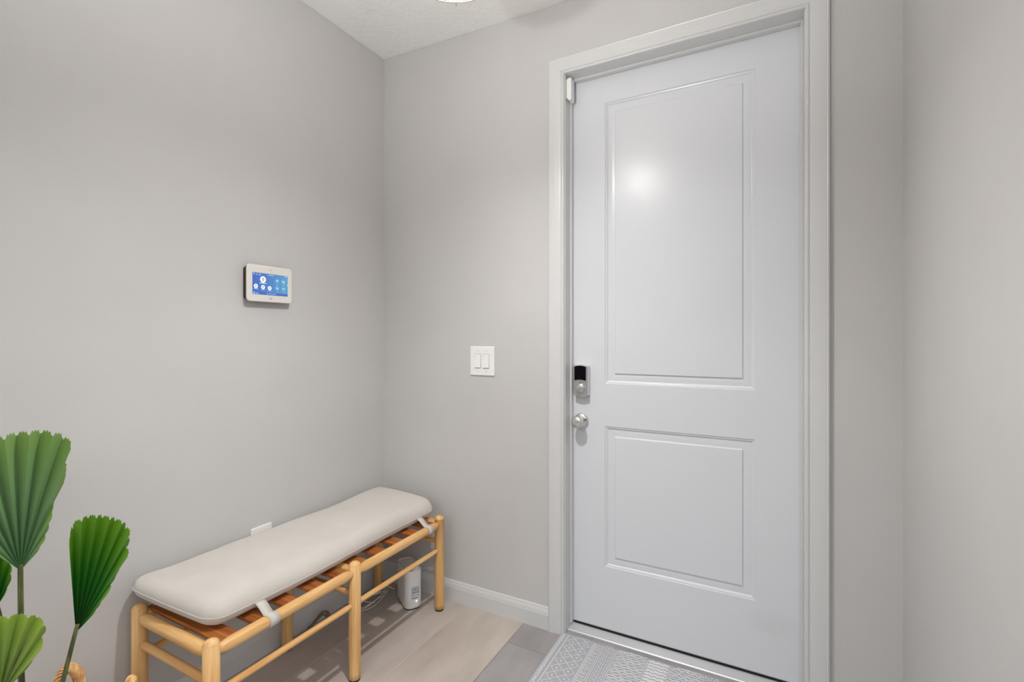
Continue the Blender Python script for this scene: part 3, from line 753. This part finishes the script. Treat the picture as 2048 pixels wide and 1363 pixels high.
# ------------------------------------------------------------------ rug
RGX0, RGX1, RGY0, RGY1 = 1.030, 1.870, -0.56, 0.004
def rug():
    b = MB(); nx, ny = 84, 48
    def ztop(x, y): return 0.0055 + 0.0012*math.sin(9*x+2*y)*math.cos(7*y)
    def edge(x): return RGY1 - 0.0035*(1+math.sin(43*x)*math.sin(17*x+1)) - 0.004*max(0, (x-1.30))
    def yy(x, j): return RGY0 + (edge(x)-RGY0)*j/ny
    V = []; 
    for i in range(nx+1):
        x = RGX0 + (RGX1-RGX0)*i/nx
        for j in range(ny+1): V.append((x, yy(x,j), ztop(x, yy(x,j))))
    n0 = len(V); V += [(x, y, 0.0006) for x, y, z in V]
    S = ny+1; Fs = []
    for i in range(nx):
        for j in range(ny):
            Fs.append((i*S+j, (i+1)*S+j, (i+1)*S+j+1, i*S+j+1)); Fs.append((n0+i*S+j, n0+i*S+j+1, n0+(i+1)*S+j+1, n0+(i+1)*S+j))
    for i in range(nx):
        for j in (0, ny): Fs.append((i*S+j, (i+1)*S+j, n0+(i+1)*S+j, n0+i*S+j))
    for j in range(ny):
        for i in (0, nx): Fs.append((i*S+j, i*S+j+1, n0+i*S+j+1, n0+i*S+j))
    b.add(V, Fs, 0, False)
    def line(pts, w, dens=0.012):
        out = []
        for p, q in zip(pts, pts[1:]):
            L = math.dist(p, q); k = max(1, int(L/dens))
            for s in range(k): out.append((p[0]+(q[0]-p[0])*s/k, p[1]+(q[1]-p[1])*s/k))
        out.append(pts[-1])
        out = [(x, y) for x, y in out if RGY0+.004 < y < edge(x)-.003 and RGX0 < x < RGX1]
        if len(out) > 1: b.strip([(x, y, ztop(x, y)+.0007) for x, y in out], w, (0,0,1), 0, 1)
    def dot(x, y, r):
        if RGY0+.01 < y < edge(x)-r-.002 and RGX0+.004 < x < RGX1-.004: b.add([(x+r*math.cos(a*PI/4), y+r*math.sin(a*PI/4), ztop(x,y)+.0007) for a in range(8)], [tuple(range(8))], 1)
    rng = random.Random(11)
    def half(fx):
        full = lambda x, w: line([(fx(x), RGY0), (fx(x), RGY1)], w)
        full(1.064, 0.0035); full(1.177, 0.003); full(1.183, 0.002); full(1.2135, 0.002); full(1.221, 0.0025); full(1.2785, 0.0022); full(1.403, 0.0022)
        # outer border scribble
        line([(fx(1.046 + 0.004*math.sin(k*1.9)*rng.uniform(.3,1)), RGY0+k*0.006) for k in range(95)], 0.004, 0.02)
        line([(fx(1.039 + 0.002*math.sin(k*2.7)), RGY0+k*0.009) for k in range(63)], 0.002, 0.02)
        # lattice of diamonds three wide
        x0, W, st = 1.0715, 0.0488, 0.0453
        for k in range(-3, 16):
            yb = RGY0 + 0.018 + k*st
            line([(fx(x0), yb), (fx(x0+2*W), yb+2*st)], 0.0024); line([(fx(x0), yb), (fx(x0+2*W), yb-2*st)], 0.0024)
            dot(fx(x0+W/2), yb, 0.0045); dot(fx(x0+1.5*W), yb, 0.0045)
        # ornament band
        for k in range(38):
            y = RGY0 + 0.010 + k*0.0148
            xx = 1.198
            if k % 3 == 0: line([(fx(xx-.010), y-.004), (fx(xx), y+.005), (fx(xx+.010), y-.004), (fx(xx), y-.008), (fx(xx-.010), y-.004)], 0.002, 0.004)
            else: line([(fx(1.188), y), (fx(1.2095), y+rng.uniform(-.003,.003))], 0.0045, 0.005)
            line([(fx(1.186+.001*rng.random()), y-.006), (fx(1.187), y+.006)], 0.002)
        # fir band
        for k in range(22):
            y = RGY0 + 0.012 + k*0.0252
            for q in range(5):
                xx = 1.228 + q*0.0105; s = 0.0085 if q % 2 else 0.004
                line([(fx(xx), y-s), (fx(xx+.004), y), (fx(xx), y+s)], 0.003, 0.004)
            dot(fx(1.270), y+.0125, 0.0035); dot(fx(1.232), y+.0125, 0.003); dot(fx(1.25), y+.0125, 0.0032)
        # wavy lines across
        for k in range(42):
            y = RGY0 + 0.006 + k*0.0134
            line([(fx(1.283+q*0.0058), y + 0.0026*math.sin(q*1.15 + k*2.1) + 0.0012*math.sin(q*2.9+k)) for q in range(21)], 0.0055 if k % 3 else 0.0038, 0.006)
            if k % 4 == 0: dot(fx(1.335), y+.0067, 0.0035)
    half(lambda x: x)
    cxm = 1.4445
    # centre zigzag: pale ground with grey zigzags left open
    for k in range(31):
        y = RGY0 + 0.004 + k*0.0185
        line([(1.407 + q*0.0125, y + (0.0058 if q % 2 else 0)) for q in range(7)], 0.0125, 0.004)
    half(lambda x: 2*cxm - x)
    return b
rg = rug().build('door_mat', [M['rug'], M['rug_print']], None, recalc=False)
tag(rg, 'grey and white patterned door mat on the floor at the entry door', 'rug')

# ------------------------------------------------------------------ palm in a woven basket
PC = Vector((0.33, -1.50, 0))
bk = thing('woven_basket', 'natural raffia basket with braided handles standing beside the near end of the bench', 'basket', PC)
b = MB(); SEG, ROWS = 150, 44
prof = []
for i in range(ROWS+1):
    s = i/ROWS; z = 0.004 + 0.346*s
    r = 0.128 + 0.053*math.sin(PI*s*0.75)
    prof.append((r, z))
V, Fs = [], []
for i, (r, z) in enumerate(prof):
    for k in range(SEG):
        a = 2*PI*k/SEG
        rr_ = r + 0.0028*math.sin(a*SEG/5 + (i % 4)*PI/2) + 0.0022*math.sin(i*PI/2)
        V.append((PC.x + rr_*math.cos(a), PC.y + rr_*math.sin(a), z))
for i in range(ROWS):
    for k in range(SEG): Fs.append((i*SEG+k, i*SEG+(k+1)%SEG, (i+1)*SEG+(k+1)%SEG, (i+1)*SEG+k))
b.add(V, Fs, 0, True)
b.add([(PC.x + .128*math.cos(2*PI*k/SEG), PC.y + .128*math.sin(2*PI*k/SEG), 0.004) for k in range(SEG)], [tuple(range(SEG))], 0)
b.build('basket_body', M['raffia'], bk, solid=0.004)
RIM = prof[-1][0]
b = MB()
for q in range(2):
    pts = []
    for k in range(160):
        a = 2*PI*k/160; pts.append((PC.x + (RIM+.006*math.cos(a*24+q*PI))*math.cos(a), PC.y + (RIM+.006*math.cos(a*24+q*PI))*math.sin(a), 0.352 + 0.006*math.sin(a*24+q*PI)))
    b.tube(pts, 0.0055, 8, closed=True)
b.build('rim', M['raffia'], bk)
def handle(base_l, base_r, height, seed, out_vec):
    """braided arch from base_l to base_r rising to height"""
    b = MB(); rng = random.Random(seed)
    bl, br = Vector(base_l), Vector(base_r); mid = (bl+br)/2; hw = (br-bl)/2
    side = hw.normalized(); out_vec = Vector(out_vec).normalized()
    for q in range(9):
        ph = 2*PI*q/9; pts = []
        for k in range(40):
            s = k/39; a = PI*s
            p = mid - hw*math.cos(a) + UP*(height*math.sin(a)**0.8)
            nrm = (-side*math.cos(a) + UP*math.sin(a))
            tw = ph + s*9
            p = p + nrm*(0.0105*math.cos(tw)) + out_vec*(0.0085*math.sin(tw))
            pts.append(p)
        b.tube(pts, 0.0034 + rng.uniform(-.0006, .0008), 7, 'flat')
    return b.build('handle', M['raffia'], bk)
def hnd(ang, top_z, seed, half=0.024):
    a = math.radians(ang); c = PC + Vector((math.cos(a), math.sin(a), 0))*(RIM+.004); tg = Vector((-math.sin(a), math.cos(a), 0))
    handle(c - tg*half + UP*.345, c + tg*half + UP*.345, top_z - .345 - .013, seed, (math.cos(a), math.sin(a), 0))
HANDLES = [(143, 0.436, 1), (60, 0.447, 2), (233, 0.45, 3), (320, 0.44, 4)]
for h_ in HANDLES: hnd(*h_)

palm = thing('fan_palm', 'potted fan palm with pleated green leaves at the left edge of the frame', 'plant', (PC.x, PC.y, 0.012))
b = MB(); b.lathe([(0,0.012),(0.085,0.012),(0.105,0.25),(0.112,0.255),(0.112,0.27),(0.104,0.27),(0.100,0.25)], (PC.x,PC.y,0.0), (0,0,1), 40); b.build('nursery_pot', M['pot'], palm)
b = MB(); b.lathe([(0.101,0.245),(0.07,0.256),(0.03,0.262),(0.0,0.263)], (PC.x,PC.y,0), (0,0,1), 32); b.build('soil', M['soil'], palm)

def fan_leaf(base, px_scale, outline, nseg, m, tilt=0.0, cup=0.10, pleat=0.020, lean=(0,0,0), yaw=0.0, ph=0, bend=0.0):
    """pleated fan. outline: list of (angle from vertical in deg, radius px); px_scale metres per photo pixel"""
    base = Vector(base)
    D = (base - CAM); D.z = 0; D.normalize()
    R = D.cross(UP).normalized(); cphi = D.dot(FW)
    R = (R*math.cos(yaw) + D*math.sin(yaw)).normalized()
    N = R.cross(UP).normalized() * -1          # toward the viewer side
    if N.dot(D) > 0: N = -N
    U = (UP*math.cos(tilt) + N*math.sin(tilt)).normalized(); N2 = R.cross(U); 
    if N2.dot(D) > 0: N2 = -N2
    def rad(a):
        for (a0, r0), (a1, r1) in zip(outline, outline[1:]):
            if a0 <= a <= a1: return r0 + (r1-r0)*(a-a0)/(a1-a0)
        return outline[-1][1] if a > outline[-1][0] else outline[0][1]
    A0, A1 = outline[0][0], outline[-1][0]
    b = MB(); rows = 14
    for sgm in range(nseg):
        a0 = A0 + (A1-A0)*sgm/nseg; a1 = A0 + (A1-A0)*(sgm+1)/nseg
        am = (a0+a1)/2
        rs = rad(am)
        cols = 8; V = []; T = []
        for i in range(rows+1):
            s = i/rows
            for c in range(cols+1):
                u = c/cols; a = a0 + (a1-a0)*u
                # toothed end: main notch at the segment borders, little teeth inside
                tooth = 1.0 - 0.032*abs(2*u-1)**4 - (0.016 if c % 2 else 0)
                r = (rad(a)*0.5 + rs*0.5) * (1 - (1-tooth)*s**6) * (0.02 + 0.98*s) * px_scale
                an = math.radians(a)
                fold = (1-abs(2*u-1))
                amp = pleat*px_scale*330*(s**0.85)*(0.55+0.45*(1-s))
                rx = math.sin(an)*r*cphi; ry = math.cos(an)*r
                zig = u if sgm % 2 else 1-u
                d = (zig-.5)*r*math.radians(a1-a0)*1.15*(1-0.5*s**3) + cup*(rx*rx)/(60*px_scale*3)*1.0 + bend*(s**2)*rs*px_scale
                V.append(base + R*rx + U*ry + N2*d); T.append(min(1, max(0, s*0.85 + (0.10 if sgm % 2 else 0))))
        Fc = []
        for i in range(rows):
            for c in range(cols):
                Fc.append((i*(cols+1)+c, i*(cols+1)+c+1, (i+1)*(cols+1)+c+1, (i+1)*(cols+1)+c))
        b.add(V, Fc, 0, False, T)
    return b.build('leaf', m, palm, merge=True, col=True, solid=0.0008)
def stem(pts, r0, r1):
    p = spline(pts, 8); n = len(p); b = MB(); b.tube(p, [r0 + (r1-r0)*i/(n-1) for i in range(n)], 10); return b.build('stem', M['stem'], palm)
def soil_pt(dx, dy): return Vector((PC.x+dx, PC.y+dy, 0.255))

# big pale leaf
T1 = 1.13; k1 = T1/970
fan_leaf(at(41, 1140, T1), k1, [(-46,70),(-40,90),(-36,122),(-31,175),(-27,235),(-22,262),(-12,281),(0,284),(10,287),(17,285),(21.5,278),(23.5,258),(27,195),(30.5,128),(36,98),(42,72),(48,40)], 19, M['leaf_pale'], tilt=0.06, cup=0.22, pleat=0.022, bend=0.05)
stem([soil_pt(0.0,0.0), at(46, 1400, 1.125), at(42, 1240, 1.125), at(41, 1150, T1), at(41, 1128, T1)], 0.0065, 0.0048)
# deep green leaf
T2 = 1.13; k2 = T2/970
fan_leaf(at(152, 1264, T2), k2, [(-6,110),(-5.5,170),(-3.5,224),(2,232),(8,234),(14,232),(20,229),(26,226),(31,216),(35,196),(39,176),(41,156),(42.5,122),(46,104),(49,72),(56,40)], 16, M['leaf_deep'], tilt=0.02, cup=0.16, pleat=0.022, yaw=0.25, bend=0.03)
stem([soil_pt(0.02,-0.01), at(110, 1420, 1.12), at(126, 1360, 1.12), at(148, 1275, 1.128), at(155, 1248, 1.13)], 0.0055, 0.0040)
# bright leaf bottom left
T3 = 1.02; k3 = T3/970
fan_leaf(at(-2, 1392, T3), k3, [(-52,110),(-40,150),(-25,166),(-10,168),(5,166),(15,166),(25,166),(32,164),(38,158),(43,142),(48,122),(53,92),(58,50)], 15, M['leaf_bright'], tilt=0.10, cup=0.05, pleat=0.020, bend=0.0)
stem([soil_pt(0.0,-0.04), at(-20, 1470, 1.05), at(-4, 1396, T3), at(20, 1346, 0.998), at(57, 1268, 0.990)], 0.0050, 0.0007)
# two leaves mostly off the left edge
T4 = 1.18; k4 = T4/970
fan_leaf(at(-8, 1214, T4), k4, [(-45,70),(-30,110),(-10,124),(5,120),(14,104),(20,88),(27,74),(34,46),(40,22)], 12, M['leaf_deep'], tilt=0.0, cup=0.1, yaw=-0.2)
stem([soil_pt(-0.03,0.02), at(0, 1420, 1.16), at(2, 1290, 1.175), at(0, 1236, T4), at(-7, 1208, T4)], 0.0055, 0.0042)
T5 = 1.07; k5 = T5/970
fan_leaf(at(-96, 1090, T5), k5, [(-45,120),(-30,190),(-10,220),(10,222),(22,222),(28,218),(33,196),(38,130),(44,70)], 14, M['leaf_pale'], tilt=0.05, cup=0.12)
stem([soil_pt(-0.04,-0.03), at(-50, 1420, 1.09), at(-90, 1200, 1.07), at(-96, 1082, T5)], 0.0055, 0.0042)

# ------------------------------------------------------------------ fill light standing in for the rest of the house
w = bpy.data.worlds.new('house_fill_gradient'); scene.world = w; w.use_nodes = True
wt = w.node_tree; bg = wt.nodes['Background']; bg.inputs['Color'].default_value = (0.96, 0.982, 1.0, 1)
# added fill gradient: dim near the horizon to keep the bench floor dark
tc = wt.nodes.new('ShaderNodeTexCoord'); sx = wt.nodes.new('ShaderNodeSeparateXYZ'); wt.links.new(tc.outputs['Generated'], sx.inputs[0])
mr = wt.nodes.new('ShaderNodeMapRange'); mr.interpolation_type = 'SMOOTHSTEP'
mr.inputs['From Min'].default_value = 0.04; mr.inputs['From Max'].default_value = 0.45; mr.inputs['To Min'].default_value = 0.08; mr.inputs['To Max'].default_value = 1.6
wt.links.new(sx.outputs['Z'], mr.inputs['Value']); wt.links.new(mr.outputs[0], bg.inputs['Strength'])

# ------------------------------------------------------------------ camera
cd = bpy.data.cameras.new('camera'); cam = bpy.data.objects.new('camera', cd); C.objects.link(cam)
cd.sensor_width = 36; cd.sensor_fit = 'HORIZONTAL'; cd.lens = F_PX/2048*36
cam.location = CAM; cam.rotation_euler = (PI/2, 0, YAW)
cd.shift_y = -(681.5 - HY)/2048
cd.clip_start = 0.02
scene.camera = cam
scene.view_settings.view_transform = 'Standard'; scene.view_settings.look = 'None'
scene.view_settings.gamma = 1; scene.view_settings.use_curve_mapping = False
scene.view_settings.exposure = 0.43
